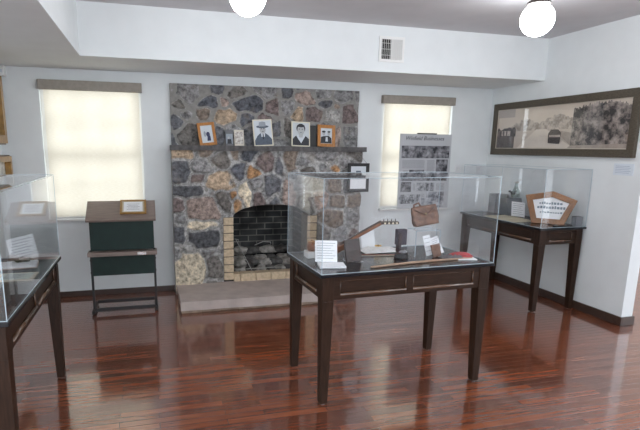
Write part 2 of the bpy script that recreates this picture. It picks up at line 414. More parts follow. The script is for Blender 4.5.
for i in range(6):
    w = (OX1-OX0+.2)/6; x = OX0-.1+i*w; b.box(max(x+.003, OX0+.002), min(x+w-.003, OX1-.002), YF-.02, YF+.1, .115, .205)
b.build('brick_sill', brickm, fp, bevel=.004)
# firebox
def firebox_material():
    m = bpy.data.materials.new('sooty_brick'); m.use_nodes = True
    nt = m.node_tree; b = nt.nodes['Principled BSDF']; L = nt.links.new
    tc = nt.nodes.new('ShaderNodeTexCoord'); mp = nt.nodes.new('ShaderNodeMapping'); mp.inputs['Rotation'].default_value = (-PI/2, 0, 0)
    br = nt.nodes.new('ShaderNodeTexBrick')
    for k, v in (('Scale', 1), ('Mortar Size', .006), ('Brick Width', .21), ('Row Height', .075)): br.inputs[k].default_value = v
    br.inputs['Color1'].default_value = (*lin((62, 62, 62)), 1); br.inputs['Color2'].default_value = (*lin((40, 42, 44)), 1); br.inputs['Mortar'].default_value = (*lin((112, 110, 104)), 1)
    L(tc.outputs['Object'], mp.inputs[0]); L(mp.outputs[0], br.inputs['Vector'])
    n = nt.nodes.new('ShaderNodeTexNoise'); n.inputs['Scale'].default_value = 5; L(tc.outputs['Object'], n.inputs['Vector'])
    r = nt.nodes.new('ShaderNodeMapRange'); r.inputs['From Min'].default_value = .35; r.inputs['From Max'].default_value = .65; r.inputs['To Min'].default_value = .15; r.inputs['To Max'].default_value = 1.5
    L(n.outputs['Fac'], r.inputs['Value'])
    mx = nt.nodes.new('ShaderNodeMix'); mx.data_type = 'RGBA'; mx.blend_type = 'MULTIPLY'; mx.inputs[0].default_value = 1
    L(br.outputs['Color'], mx.inputs[6]); L(r.outputs[0], mx.inputs[7]); L(mx.outputs[2], b.inputs['Base Color'])
    b.inputs['Roughness'].default_value = .85
    return m
b = MB(); y0, y1 = YB+.02, 5.98
b.box(FX0-.08, FX0+.06, y0, y1, .1, 1.2); b.box(FX1-.06, FX1+.08, y0, y1, .1, 1.2); b.box(FX0, FX1, y1, y1+.1, .1, 1.2); b.box(FX0, FX1, YB+.05, y1, 1.1, 1.2)
b.build('firebox', firebox_material(), fp)
MB().box(FX0-.05, FX1+.05, YF+.02, y1, .04, .14).build('firebox_floor', mat('soot_floor', (52, 50, 48), .9, .3, 20, .4), fp)
HX1 = 1.72
hearthm = mat('hearth_flagstone', (182, 169, 162), .75, .12, 7, .25)
hb = MB().box(.24, HX1, 4.70, YF+.01, .03, .118)
bmesh.ops.subdivide_edges(hb.bm, edges=hb.bm.edges[:], cuts=14, use_grid_fill=True)
for v in hb.bm.verts:
    k = mnoise.noise(v.co*Vector((5, 5, 9)))*.012; v.co += Vector((k*.6, k, k*.25))
hb.build('hearth_slab', hearthm, fp, smooth=False)
b = MB(); x = .245
while x < HX1-.02:
    w = min(random.uniform(.16, .34), HX1-.005-x); b.box(x, x+w-.001, 4.712+random.uniform(-.01, .012), YF, 0, .034); x += w
b.build('hearth_base', mat('hearth_base_stone', (146, 128, 112), .85, .3, 10, .4), fp, bevel=.006)
mb_ = MB().box(.222, 2.385, 5.285, YU+.03, 1.56, 1.612)
bmesh.ops.subdivide_edges(mb_.bm, edges=[e for e in mb_.bm.edges if abs((e.verts[0].co-e.verts[1].co).x) > 1], cuts=70)
for v in mb_.bm.verts:
    if v.co.y < 5.3: v.co.y += mnoise.noise(v.co*Vector((14, 1, 30)))*.018; v.co.z += mnoise.noise(v.co*Vector((11, 2, 9))+Vector((5, 5, 5)))*.006*(1 if v.co.z < 1.58 else .3)
mb_.build('mantel_shelf', mat('dark_slate', (84, 82, 82), .75, .4, 22, .4), fp)

# iron grate leaning in the opening, rubble behind it
gm = mat('pale_iron', (150, 150, 146), .5, .2, 20, metal=.3)
gr = thing('fire_grate', 'thin pale metal fire grate with a slanting bar, standing in the arched firebox', 'grate', (.88, 5.42, .19))
MB().tube([(.01, 0, .40), (.055, 0, .39), (.055, -.01, .36)], .004).build('bracket', gm, gr)
MB().tube([(.03, 0, .385), (.215, .02, .012)], .0045).build('slanting_bar', gm, gr)
MB().tube([(.03, 0, .0), (.03, 0, .045), (.42, .03, .045), (.5, .03, .045)], .0045).build('bottom_rail', gm, gr)
MB().tube([(.26, .1, .30), (.36, .1, .34), (.45, .1, .33), (.45, .1, .28)], .004).build('hook_bar', gm, gr)
MB().tube([(.5, .03, .0), (.5, .03, .045)], .0045).build('leg', gm, gr)
rub = [mat('ash_grey_rubble', (150, 146, 140), .9, .5, 14, .6), mat('charred_rubble', (84, 82, 80), .9, .5, 14, .6)]
k = 0
for row, (yy, zz, nn) in enumerate(((5.62, .17, 6), (5.76, .18, 6), (5.69, .25, 5), (5.84, .26, 5), (5.88, .36, 4))):
    for i in range(nn):
        x = .93+(.72)*(i+.5)/nn+random.uniform(-.02, .02); rx = .36/nn+.025
        o = MB().blob((0, 0, 0), rx, .075, .05, 2, .55, 1.6, k).build('rubble_chunk', rub[(k*3+row) % 2], None, (x, yy, zz))
        tag(o, 'charred grey rubble chunk heaped on the floor of the firebox', 'rubble', 'rubble heaped in the firebox'); k += 1

# ------------------------------------------------------------------ pictures on the mantel
def photo_mat(name, dark, light, scale=26, pos=(.4, .6)):
    if name in MATS: return MATS[name]
    m = bpy.data.materials.new(name); m.use_nodes = True; nt = m.node_tree; b = nt.nodes['Principled BSDF']; L = nt.links.new
    tc = nt.nodes.new('ShaderNodeTexCoord'); n = nt.nodes.new('ShaderNodeTexNoise'); n.inputs['Scale'].default_value = scale; n.inputs['Detail'].default_value = 6; n.inputs['Roughness'].default_value = .65
    r = nt.nodes.new('ShaderNodeValToRGB'); r.color_ramp.elements[0].position = pos[0]; r.color_ramp.elements[1].position = pos[1]
    r.color_ramp.elements[0].color = (*lin(dark), 1); r.color_ramp.elements[1].color = (*lin(light), 1)
    L(tc.outputs['Object'], n.inputs['Vector']); L(n.outputs['Fac'], r.inputs[0]); L(r.outputs[0], b.inputs['Base Color'])
    b.inputs['Roughness'].default_value = .45
    MATS[name] = m; return m
greym = mat('photo_mid_grey', (150, 158, 168), .5, .1, 20); lgreym = mat('photo_pale', (206, 212, 218), .5, .06, 12)
skinm = mat('photo_skin_grey', (176, 178, 180), .5, .1, 30); blackp = mat('photo_black', (34, 36, 44), .5, .2, 30); suitm = mat('photo_suit', (82, 92, 106), .5, .2, 40)
dyem = mat('photo_indigo', (44, 46, 84), .5, .2, 20)
def ell(cx, cz, rx, rz, n=20, a0=0, a1=2*PI): return [(cx+rx*math.cos(a0+(a1-a0)*i/n), cz+rz*math.sin(a0+(a1-a0)*i/n)) for i in range(n if a1-a0 > 6 else n+1)]
def pict(root, name, polys, base=0., t=.0006):
    """flat printed shapes, one thin layer over the other"""
    for i, (nm, pts, m) in enumerate(polys):
        MB().prism(pts, t, Matrix.Translation((0, base-(i+1)*t, 0))).build(nm, m, root)
def frame_bars(root, w, h, bw, d, m, name='frame', y=0):
    b = MB(); b.box(-w/2, -w/2+bw, y, y+d, 0, h); b.box(w/2-bw, w/2, y, y+d, 0, h); b.box(-w/2+bw, w/2-bw, y, y+d, 0, bw); b.box(-w/2+bw, w/2-bw, y, y+d, h-bw, h)
    return b.build(name, m, root, bevel=.002)
def leaning(name, label, cat, x, y, z, deg, rz=0, group=None, roll=0):
    r = thing(name, label, cat, (x, y, z), rz, group); r.rotation_euler = (math.radians(-deg), math.radians(roll), rz); return r
ZM = 1.6135
G1 = 'pictures on the mantel shelf'
r = leaning('picture_frame', 'gold framed photo tilted on the mantel, leftmost of the row', 'picture frame', .625, 5.42, ZM, 12, .1, G1, -6)
W, H = .185, .245
frame_bars(r, W, H, .03, .018, oakm); MB().box(-W/2+.004, W/2-.004, .016, .03, .004, H-.004).build('backing', darkm, r)
MB().box(-W/2+.02, W/2-.02, .01, .016, .02, H-.02).build('photo_print', lgreym, r)
pict(r, 'p', [('sitter', ell(.012, .12, .02, .026)+[], dyem), ('sitter', [(-.005, .05), (.035, .05), (.034, .10), (.02, .115), (.004, .11)], dyem), ('sitter', ell(-.022, .125, .012, .03), greym)], .01)
MB().box(-.012, .012, .03, .038, .0, .15).build('easel_back', darkm, r)
r = leaning('picture_frame', 'small dark framed photo standing left of the small pale photo', 'picture frame', .85, 5.44, ZM, 10, 0, G1)
MB().box(-.042, .042, 0, .012, 0, .165).build('backing', mat('grey_card', (112, 112, 116), .7, .15, 20), r)
pict(r, 'p', [('photo_print', [(-.034, .02), (.034, .02), (.034, .125), (-.034, .125)], greym), ('sitter', [(-.025, .02), (.025, .02), (.02, .07), (-.02, .07)], blackp), ('sitter', ell(-.008, .085, .011, .014), skinm)], 0)
r = leaning('photo_print', 'small pale photo standing on mantel left of the man in the hat', 'photograph', .955, 5.43, ZM, 10, 0, G1)
MB().box(-.052, .052, 0, .006, 0, .17).build('photo_card', mat('cream_card', (214, 206, 192), .7, .05, 20), r)
pict(r, 'p', [('photo_image', [(-.044, .02), (.044, .02), (.044, .15), (-.044, .15)], photo_mat('pale_photo', (150, 138, 130), (226, 222, 216), 30))], 0)
# the two portraits on pale card
def portrait(label, x, hat, w, h, roll):
    r = leaning('portrait_print', label, 'portrait', x, 5.41, ZM, 11, 0, G1, roll)
    MB().box(-w/2, w/2, 0, .006, 0, h).build('cream_mount', mat('ivory_mount', (226, 220, 200), .7, .04, 20), r)
    e = .012
    bg = lgreym if hat else mat('photo_back_grey', (196, 202, 206), .5, .08, 9)
    P = [('photo_image', [(-w/2+e, e), (w/2-e, e), (w/2-e, h-e), (-w/2+e, h-e)], bg)]
    if hat:
        P += [('coat', [(-w/2+e, e), (w/2-e, e), (w/2-e, .07), (.06, .115), (.025, .14), (-.03, .14), (-.065, .11), (-w/2+e, .06)], suitm),
              ('shirt', [(-.02, .10), (.018, .10), (.022, .145), (-.026, .145)], lgreym), ('tie', [(-.006, .075), (.006, .075), (.004, .13), (-.005, .13)], blackp),
              ('head', ell(-.002, .18, .034, .047), skinm), ('hat', ell(-.002, .21, .07, .016), suitm), ('hat', [(-.042, .212), (.038, .212), (.034, .258), (.0, .265), (-.036, .258)], greym)]
        P += [('face_feature', ell(-.016, .187, .008, .004), blackp), ('face_feature', ell(.013, .187, .008, .004), blackp), ('face_feature', ell(-.002, .158, .012, .003), blackp)]  # dark ellipses are the printed eyes and mouth
    else:
        P += [('dress', [(-w/2+e, e), (w/2-e, e), (w/2-e, .085), (.06, .115), (.03, .12), (0, .07), (-.03, .12), (-.06, .115), (-w/2+e, .08)], blackp),
              ('collar', [(-.052, .115), (-.03, .13), (0, .085), (.03, .13), (.052, .115), (.03, .08), (.004, .035), (-.03, .08)], lgreym),
              ('neck', [(-.022, .10), (.022, .10), (.022, .15), (-.022, .15)], skinm), ('hair', ell(0, .2, .052, .052), blackp), ('head', ell(0, .182, .041, .054), skinm),
              ('face_feature', ell(-.017, .192, .009, .004), blackp), ('face_feature', ell(.017, .192, .009, .004), blackp), ('face_feature', ell(0, .153, .012, .0035), suitm), ('hair', ell(0, .228, .044, .017), blackp)]  # eyes and mouth printed on the head
    pict(r, 'p', P, 0)
    MB().box(-.015, .015, .006, .02, 0, h*.6).build('easel_back', darkm, r)
    return r
portrait('cream mounted portrait of a man in a hat, standing on the mantel', 1.225, True, .215, .29, -3)
portrait('cream mounted portrait of a dark haired person in a white collar on mantel', 1.645, False, .215, .275, 2)
r = leaning('picture_frame', 'dark frame standing mostly hidden behind the portrait with white collar', 'picture frame', 1.775, 5.45, ZM, 8, 0, G1)
MB().box(-.075, .075, 0, .016, 0, .235).build('frame', darkm, r, bevel=.002)
r = leaning('picture_frame', 'golden oak framed group photo on the mantel, rightmost of the row', 'picture frame', 1.945, 5.41, ZM, 10, -.1, G1, 2)
W, H = .205, .245
frame_bars(r, W, H, .036, .018, oakm); MB().box(-W/2+.004, W/2-.004, .016, .028, .004, H-.004).build('backing', darkm, r)
MB().box(-W/2+.03, W/2-.03, .01, .016, .03, H-.03).build('photo_print', lgreym, r)
pict(r, 'p', [('sitter', [(-.065, .04), (.065, .04), (.06, .1), (.03, .125), (-.03, .12), (-.06, .11)], blackp), ('sitter', ell(-.03, .15, .017, .022), skinm), ('sitter', ell(.03, .15, .017, .022), skinm),
              ('hair', ell(-.03, .17, .022, .012), blackp), ('hair', ell(.03, .17, .018, .01), blackp), ('sitter', [(-.01, .06), (.02, .06), (.015, .11), (-.006, .11)], lgreym)], .01)
# black frame with two documents on the stone
r = thing('document_frame', 'black frame with two pale documents, hanging beside the fireplace edge', 'picture frame', (2.305, 5.297, 1.108))
W, H = .262, .325
frame_bars(r, W, H, .026, .02, darkm); MB().box(-W/2+.005, W/2-.005, .012, .024, .005, H-.005).build('backing', darkm, r)
MB().box(-W/2+.035, W/2-.035, .009, .012, .035, .165).build('document', paperm, r)
MB().box(-W/2+.04, W/2-.04, .009, .012, .185, H-.035).build('document', lgreym, r)
pict(r, 'p', [('printed_figure', [(-.03, .17), (.03, .17), (.03, .24), (-.03, .24)], suitm)], .009)
MB().tube([(-.1, .015, H), (0, .022, H+.11), (.1, .015, H)], .0015).build('hanging_wire', darkm, r)

# ------------------------------------------------------------------ soffit vent, wall plates, corner box
r = thing('air_vent', 'white air vent grille with dark slots in the soffit face', 'vent', (2.343, YS, 2.552))
b = MB(); w, h = .115, .098
b.box(-w-.02, -w+.006, -.012, 0, -h-.02, h+.02); b.box(w-.006, w+.02, -.012, 0, -h-.02, h+.02); b.box(-w, w, -.012, 0, h-.006, h+.02); b.box(-w, w, -.012, 0, -h-.02, -h+.006)
b.build('frame', whitem, r, bevel=.002)
MB().box(-w, w, -.003, -.001, -h, h).build('backing', darkm, r)
for i in range(11):
    x = -w+.012+i*.0205
    MB().box(-.0015, .0015, -.011, .011, -h+.006, h-.006).build('slat', whitem, r, M=Mx((x, -.012, 0), 0, 0, -.44 if i < 5 else .75))
for i in range(3): MB().box(-w+.006, w-.006, -.008, -.006, -.055+i*.055-.0015, -.055+i*.055+.0015).build('cross_rib', whitem, r)
def plate(name, label, cat, loc, w, h, switch=True):
    r = thing(name, label, cat, loc)
    MB().box(-w/2, w/2, -.007, 0, -h/2, h/2).build('cover_plate', mat('plate_plastic', (228, 230, 232), .4, .02, 10), r, bevel=.002)
    if switch: MB().box(-.005, .005, -.016, -.006, -.011, .011).build('toggle', whitem, r, bevel=.002)
    return r
plate('light_switch', 'white wall plate between the information panel and room corner, left one', 'switch', (3.765, YB, 1.362), .085, .1)
plate('light_switch', 'white wall plate nearest the room corner on the back wall', 'switch', (4.075, YB, 1.352), .08, .1)
r = thing('wall_label', 'white caption plate under the wide framed photograph on the right wall', 'label', (XR, 3.62, 1.435), PI/2)
MB().box(-.1, .1, 0.0, .006, -.053, .053).build('caption_card', mat('caption_white', (214, 222, 230), .5, .03, 10), r)
b = MB()
for i in range(5): b.box(-.08, .075 if i % 2 else .06, -.0008, 0, .028-i*.015, .031-i*.015)
b.build('printed_lines', mat('pale_blue_ink', (150, 164, 182), .8, .1, 50), r)
r.rotation_euler = (0, 0, -PI/2); r.location = (XR-.0065, 3.62, 1.435)
r = thing('corner_sensor', 'small white box mounted high in the left room corner', 'sensor', (-1.335, 5.515, 2.24))
MB().box(-.06, .045, -.05, .038, 0, .098).build('housing', whitem, r, bevel=.006); MB().box(-.03, .03, -.053, -.05, .03, .06).build('lens', lgreym, r)

# gilt frames on the left wall
def wall_frame(label, y0, y1, z0, z1, bw, d, art):
    r = thing('picture_frame', label, 'picture frame', (XL+d/2+.001, (y0+y1)/2, z0), -PI/2, 'gilt frames on the left wall')
    r.rotation_euler = (0, 0, PI/2); w, h = y1-y0, z1-z0
    frame_bars(r, w, h, bw, d*.9, goldm, y=-d/2)
    MB().box(-w/2+.01, w/2-.01, d/2-.012, d/2, .01, h-.01).build('backing', darkm, r)
    MB().box(-w/2+bw*.8, w/2-bw*.8, -.005, .004, bw*.8, h-bw*.8).build('picture', art, r)
    f = MB(); f.box(-w/2-.012, -w/2, -d/2+.02, d/2, -.012, h+.012); f.box(w/2, w/2+.012, -d/2+.02, d/2, -.012, h+.012); f.box(-w/2, w/2, -d/2+.02, d/2, -.012, 0); f.box(-w/2, w/2, -d/2+.02, d/2, h, h+.012)
    f.build('outer_moulding', mat('dark_gilt', (92, 68, 40), .4, .3, 20), r)
wall_frame('tall gilt framed picture hanging high on the left wall', 4.70, 5.40, 1.61, 2.225, .075, .10, photo_mat('dim_portrait', (60, 62, 56), (150, 146, 130), 8))
wall_frame('small gilt framed picture hanging low on the left wall below the tall one', 4.85, 5.40, 1.19, 1.49, .05, .12, photo_mat('pale_print', (150, 150, 146), (206, 204, 198), 12))

# big panorama on the right wall
r = thing('panorama_frame', 'wide sepia street photograph in dark wood frame on the right wall', 'picture frame', (XR-.002, 4.489, 1.541), -PI/2)
W, H = 1.94, .605
b = MB(); bw, t = .075, .04
def mitre(pts): b.prism(pts, t, Matrix.Translation((0, -t, 0)))
mitre([(-W/2, 0), (W/2, 0), (W/2-bw, bw), (-W/2+bw, bw)]); mitre([(-W/2, H), (-W/2+bw, H-bw), (W/2-bw, H-bw), (W/2, H)])
mitre([(-W/2, 0), (-W/2+bw, bw), (-W/2+bw, H-bw), (-W/2, H)]); mitre([(W/2, 0), (W/2, H), (W/2-bw, H-bw), (W/2-bw, bw)])
b.build('frame', mat('weathered_frame', (78, 70, 58), .6, .35, 14, .2, stretch=(3, 9, 9)), r, bevel=.004)
frame_bars(r, W-2*bw+.004, H-2*bw+.004, .009, .012, mat('pale_slip', (196, 186, 172), .6, .05, 10), 'inner_slip', -.028).location = (0, 0, bw-.002)
u = lambda a: -W/2+bw+.007+a*(W-2*bw-.014); v = lambda a: bw+.007+a*(H-2*bw-.014)
sepm = mat('sepia_sky', (208, 196, 182), .4, .05, 3)
MB().prism([(u(0), v(0)), (u(1), v(0)), (u(1), v(1)), (u(0), v(1))], .004, Matrix.Translation((0, -.016, 0))).build('photo_print', sepm, r)
far_t = photo_mat('sepia_far_trees', (140, 128, 118), (196, 184, 172), 20); near_t = photo_mat('sepia_trees', (40, 36, 38), (176, 164, 156), 11, (.43, .66)); road = mat('sepia_road', (190, 178, 166), .4, .1, 9)
left_t = photo_mat('sepia_left_trees', (52, 46, 46), (120, 108, 102), 20)
def P(L_): return [(u(a), v(c)) for a, c in L_]
rnd = random.Random(3)
def ragged(a0, a1, z0, zf, n):
    top = [(a0+(a1-a0)*i/n, zf((i/n))+rnd.uniform(-.04, .04)) for i in range(n+1)]
    return P([(a0, z0), (a1, z0)]+top[::-1])
pict(r, 'p', [('photo_ground', P([(0, 0), (1, 0), (1, .42), (.5, .46), (0, .44)]), road),
    ('photo_trees', ragged(.12, .7, .44, lambda s_: .52+.16*abs(math.sin(s_*7))+.14*s_, 40), far_t),
    ('photo_road', P([(.2, 0), (.66, 0), (.44, .46), (.36, .46)]), mat('sepia_pale_road', (212, 202, 190), .4, .05, 9)),
    ('photo_verge', P([(.66, 0), (.72, 0), (.72, .30), (.5, .44)]), mat('sepia_verge', (160, 148, 138), .4, .15, 20)),
    ('photo_trees', ragged(0, .18, .30, lambda s_: .5+.03*math.sin(s_*22), 14), left_t),
    ('photo_sky', P([(0, .8), (.16, .8), (.16, 1), (0, 1)]), mat('sepia_dull_sky', (178, 168, 160), .4, .05, 3)),
    ('photo_ground', P([(0, 0), (.17, 0), (.17, .3), (0, .34)]), mat('sepia_dark_ground', (84, 74, 72), .4, .3, 14)),
    ('photo_house', P([(.03, .3), (.16, .3), (.165, .42), (.13, .52), (.07, .52), (.025, .42)]), mat('sepia_house', (66, 58, 58), .4, .2, 16)),
    ('photo_house_wall', P([(.045, .32), (.13, .32), (.13, .45), (.045, .45)]), mat('sepia_house_wall', (176, 164, 156), .4, .5, 40)),
    ('photo_porch', P([(.06, .32), (.07, .32), (.07, .45), (.06, .45)]), left_t), ('photo_porch', P([(.09, .32), (.1, .32), (.1, .45), (.09, .45)]), left_t),
    ('photo_wagon', P([(.47, .12), (.56, .1), (.565, .36), (.54, .44), (.485, .44), (.465, .34)]), mat('sepia_wagon', (58, 50, 50), .4, .3, 20)),
    ('photo_wagon', P([(.475, .26), (.56, .26), (.56, .31), (.475, .31)]), mat('sepia_wagon_trim', (170, 158, 150), .4, .1, 20)),
    ('photo_trees', ragged(.64, 1, .02, lambda s_: .86+.12*math.sin(s_*3.0), 60), near_t),
    ('photo_verge', P([(.62, 0), (1, 0), (1, .1), (.64, .06)]), mat('sepia_verge', (160, 148, 138), .4, .15, 20))], -.016, .0007)
MB().prism([(u(0), v(0)), (u(1), v(0)), (u(1), v(1)), (u(0), v(1))], .002, Matrix.Translation((0, -.0315, 0))).build('frame_glass', glass_mat('picture_glass', (1, 1, 1), 1.4), r)

# ------------------------------------------------------------------ ceiling globes
def globe_mat():
    m = bpy.data.materials.new('lit_opal_glass'); m.use_nodes = True; nt = m.node_tree; b = nt.nodes['Principled BSDF']
    n = nt.nodes.new('ShaderNodeTexNoise'); n.inputs['Scale'].default_value = 3
    r = nt.nodes.new('ShaderNodeValToRGB'); r.color_ramp.elements[0].color = (.93, .96, 1, 1); r.color_ramp.elements[1].color = (1, 1, 1, 1)
    nt.links.new(n.outputs['Fac'], r.inputs[0]); nt.links.new(r.outputs[0], b.inputs['Emission Color']); nt.links.new(r.outputs[0], b.inputs['Base Color'])
    b.inputs['Emission Strength'].default_value = 18; b.inputs['Roughness'].default_value = .2
    return m
gm_ = globe_mat(); fitm = mat('bronze_fitter', (70, 62, 58), .35, .2, 20, metal=.7)
r0 = thing('ceiling_lamp', 'lit white globe lamp on bronze fitter, the left one cut by top edge', 'lamp', (.665, 3.43, ZC), 0, 'schoolhouse globe lamps')
R = .119; zc = -.212
prof = [(R*.48, zc+R*.92)]+[(R*math.sin(a), zc+R*math.cos(a)) for a in np.linspace(.5, PI-.001, 20)]; prof[-1] = (0, zc-R)
MB().lathe(prof, 40).build('globe', gm_, r0, smooth=True)
MB().lathe([(0, 0), (.075, 0), (.078, -.012), (.05, -.03), (.045, -.06), (.08, -.092), (.084, -.108), (.0, -.108)], 36).build('fitter', fitm, r0, smooth=False)
dup(r0, (2.85, 3.35, ZC), label='lit white globe lamp on bronze fitter, the right one near the right wall')
# two unseen lamps added behind the camera to light the room
dup(r0, (.665, .55, ZC), label='added unseen globe lamp on bronze fitter, behind the viewer on the left')
dup(r0, (2.85, .55, ZC), label='added unseen globe lamp on bronze fitter, behind the viewer on the right')

# ------------------------------------------------------------------ display tables and their clear covers
def display_table(label, loc, rz, L, Wd, H=.857):
    r = thing('display_table', label, 'display table', loc, rz, 'display tables')
    l, w = L/2, Wd/2; t = .02
    MB().box(-l, l, -w, w, H-t, H).build('tabletop', blackm, r, bevel=.003)
    zt = H-t; za = zt-.155; ins = .02; lw = .038
    def apron(len_, panels, M, m):
        b = MB(); h = len_/2
        b.box(-h, h, .012, .026, za+.008, zt)
        b.box(-h, h, 0, .02, zt-.03, zt); b.box(-h, h, 0, .02, za+.008, za+.038)
        st = .05; gap = (2*h-st*(panels+1))/panels
        for i in range(panels+1): x = -h+i*(gap+st); b.box(x, x+st, 0, .02, za+.03, zt-.02)
        o = b.build('apron', m, r, bevel=.002, M=M)
        bd = MB()
        for i in range(panels):
            x0 = -h+st+i*(gap+st); x1 = x0+gap; z0, z1 = za+.038, zt-.03
            for p, q, rb in (((x0, z0), (x1, z0), .012), ((x1, z0), (x1, z1), .005), ((x1, z1), (x0, z1), .005), ((x0, z1), (x0, z0), .005)):
                bd.tube([(p[0], .007, p[1]), (q[0], .007, q[1])], rb, 10)
        bd.build('panel_moulding', mat('polished_bead', (86, 62, 46), .25, .2, 12, spec=.6, coat=.4), o, smooth=True)
    apron(L-2*ins-4*lw+.01, 2, Mx((0, -w+ins+.006, 0)), woodm); apron(L-2*ins-4*lw+.01, 2, Mx((0, w-ins-.006, 0), 0, 0, PI), woodm)
    apron(Wd-2*ins-4*lw+.01, 1, Mx((l-ins-.006, 0, 0), 0, 0, PI/2), woodm); apron(Wd-2*ins-4*lw+.01, 1, Mx((-l+ins+.006, 0, 0), 0, 0, -PI/2), woodm)
    for sx in (-1, 1):
        for sy in (-1, 1):
            cx, cy = sx*(l-ins-lw), sy*(w-ins-lw)
            g = .025
            b = MB(); b.frustum(cx, cy, .008, za, g, g, lw, lw, sx*(lw-g)*.55, sy*(lw-g)*.55)
            b.frustum(cx, cy, za, zt, lw, lw, lw, lw)
            o = b.build('leg', woodv, r, bevel=.002)
            MB().lathe([(0, 0), (.016, 0), (.018, .004), (.014, .009), (0, .009)], 14, Matrix.Translation((cx+sx*(lw-g)*.55, cy+sy*(lw-g)*.55, 0))).build('foot_glide', chromem, o)
    return r
def glass_cover(label, loc, rz, L, Wd, H):
    r = thing('glass_cover', label, 'display cover', loc, rz, 'clear display covers')
    l, w, t = L/2, Wd/2, .005
    for nm, bx in (('front_pane', (-l, l, -w, -w+t, 0, H-t)), ('back_pane', (-l, l, w-t, w, 0, H-t)), ('side_pane', (-l, -l+t, -w+t, w-t, 0, H-t)), ('side_pane', (l-t, l, -w+t, w-t, 0, H-t)), ('top_pane', (-l, l, -w, w, H-t, H))):
        MB().box(*bx).build(nm, acryl, r)
    b = MB(); e = .0015                       # polished sheet edges that catch the light
    for sx in (-1, 1):
        for sy in (-1, 1): b.box(sx*l-e, sx*l+e, sy*w-e, sy*w+e, 0, H)
    for z in (H, .003):
        for sy in (-1, 1): b.box(-l, l, sy*w-e, sy*w+e, z-e, z+e)
        for sx in (-1, 1): b.box(sx*l-e, sx*l+e, -w, w, z-e, z+e)
    b.build('polished_edge', edgem, r)
    return r
HT = .857
KX, KY, KA, KL, KW = 1.565, 3.056, .043, 1.246, .672
display_table('dark walnut display table in the middle of the room', (KX, KY, 0), KA, KL, KW)
glass_cover('clear acrylic cover on the middle display table, over the stringed instrument and bag', (KX, KY, HT+.0006), KA, KL-.014, KW-.014, .57)
display_table('dark walnut display table against the left wall, cut by photo edge', (-.94, 2.915, 0), PI/2, 1.35, .67)
glass_cover('clear acrylic cover on the left display table, over the leaning card', (-.94, 2.915, HT+.0006), PI/2, 1.33, .655, .55)
display_table('dark walnut display table standing against the right wall below the panorama', (3.897, 4.575, 0), PI/2, 1.31, .55)
glass_cover('clear acrylic cover on the right display table, over the bottle and hexagonal sign', (3.897, 4.575, HT+.0006), PI/2, 1.29, .535, .565)

# ------------------------------------------------------------------ school lectern by the left window
greenm = mat('dark_green_board', (18, 42, 38), .65, .2, 12, .1); topm = mat('brown_top_sheen', (128, 112, 104), .35, .15, 8, .03, coat=.2, stretch=(1, 8, 8)); ironm = mat('black_iron', (30, 30, 32), .45, .2, 20)  # topm: brown made paler and greyer, the window reflection put into its colour
r = thing('lectern', 'slant-top wooden lectern with dark green panels, beside the fireplace', 'lectern', (-.277, 5.0, 0))
ang = math.atan2(.151, .275)
MB().box(-.318, .318, 0, .316, -.024, 0).build('slant_top', topm, r, bevel=.003, M=Mx((0, -.118, .915), ang))
MB().box(-.285, .285, -.072, -.05, .617, .895).build('front_panel', greenm, r)
MB().box(-.318, .318, -.135, .0, .568, .608).build('ledge', topm, r, bevel=.005)
MB().box(-.285, .285, -.072, -.05, .37, .565).build('lower_panel', greenm, r)
for s_ in (-1, 1):
    MB().prism([(-.05, .617), (.13, .617), (.13, 1.0), (-.05, .9)], .018, Mx((s_*.285+.009, 0, 0), 0, 0, PI/2)).build('side_panel', greenm, r)
    MB().box(s_*.292-.011, s_*.292+.011, -.07, -.045, .04, .62).build('leg', ironm, r, bevel=.003)
    MB().box(s_*.292-.016, s_*.292+.016, -.15, .19, 0.006, .042).build('foot', ironm, r, bevel=.005)
    for z in (.4, .52): MB().lathe([(0, -.003), (.008, -.003), (.008, .003), (0, .003)], 10, Mx((s_*.303, -.06, z), 0, PI/2)).build('bolt', ironm, r)
for y in (-.12, .15): MB().box(-.28, .28, y-.012, y+.012, .03, .062).build('cross_rail', ironm, r, bevel=.003)
MB().box(-.24, .24, .115, .13, .617, .98).build('back_panel', greenm, r)
l_ = MB().box(.135, .215, -.139, -.134, .572, .604).build('latch', chromem, r, bevel=.002)
MB().lathe([(0, 0), (.008, 0), (.006, .008), (0, .009)], 12, Mx((.175, -.139, .588), PI/2)).build('knob', chromem, l_)
# framed certificate lying on its slope
c = thing('certificate_frame', 'small gilt framed certificate lying on the slanted lectern top', 'certificate', (-.166, 4.948, .9572))
c.rotation_euler = (ang-PI/2, 0, 0)
def cert(c, W=.245, H=.225, fm=goldm):
    frame_bars(c, W, H, .018, .014, fm, y=-.014); MB().box(-W/2+.01, W/2-.01, -.006, 0, .01, H-.01).build('backing', darkm, c)
    MB().box(-W/2+.018, W/2-.018, -.0075, -.006, .018, H-.018).build('mat_board', mat('beige_mat', (190, 176, 150), .7, .05, 10), c)
    MB().box(-W/2+.034, W/2-.034, -.009, -.0075, .034, H-.034).build('document', paperm, c)
    b = MB()
    for i in range(5): b.box(-.06+.012*(i % 2), .06-.012*(i % 2), -.0096, -.009, .065+i*.022, .0695+i*.022)
    b.build('printed_lines', inkm, c)
cert(c)

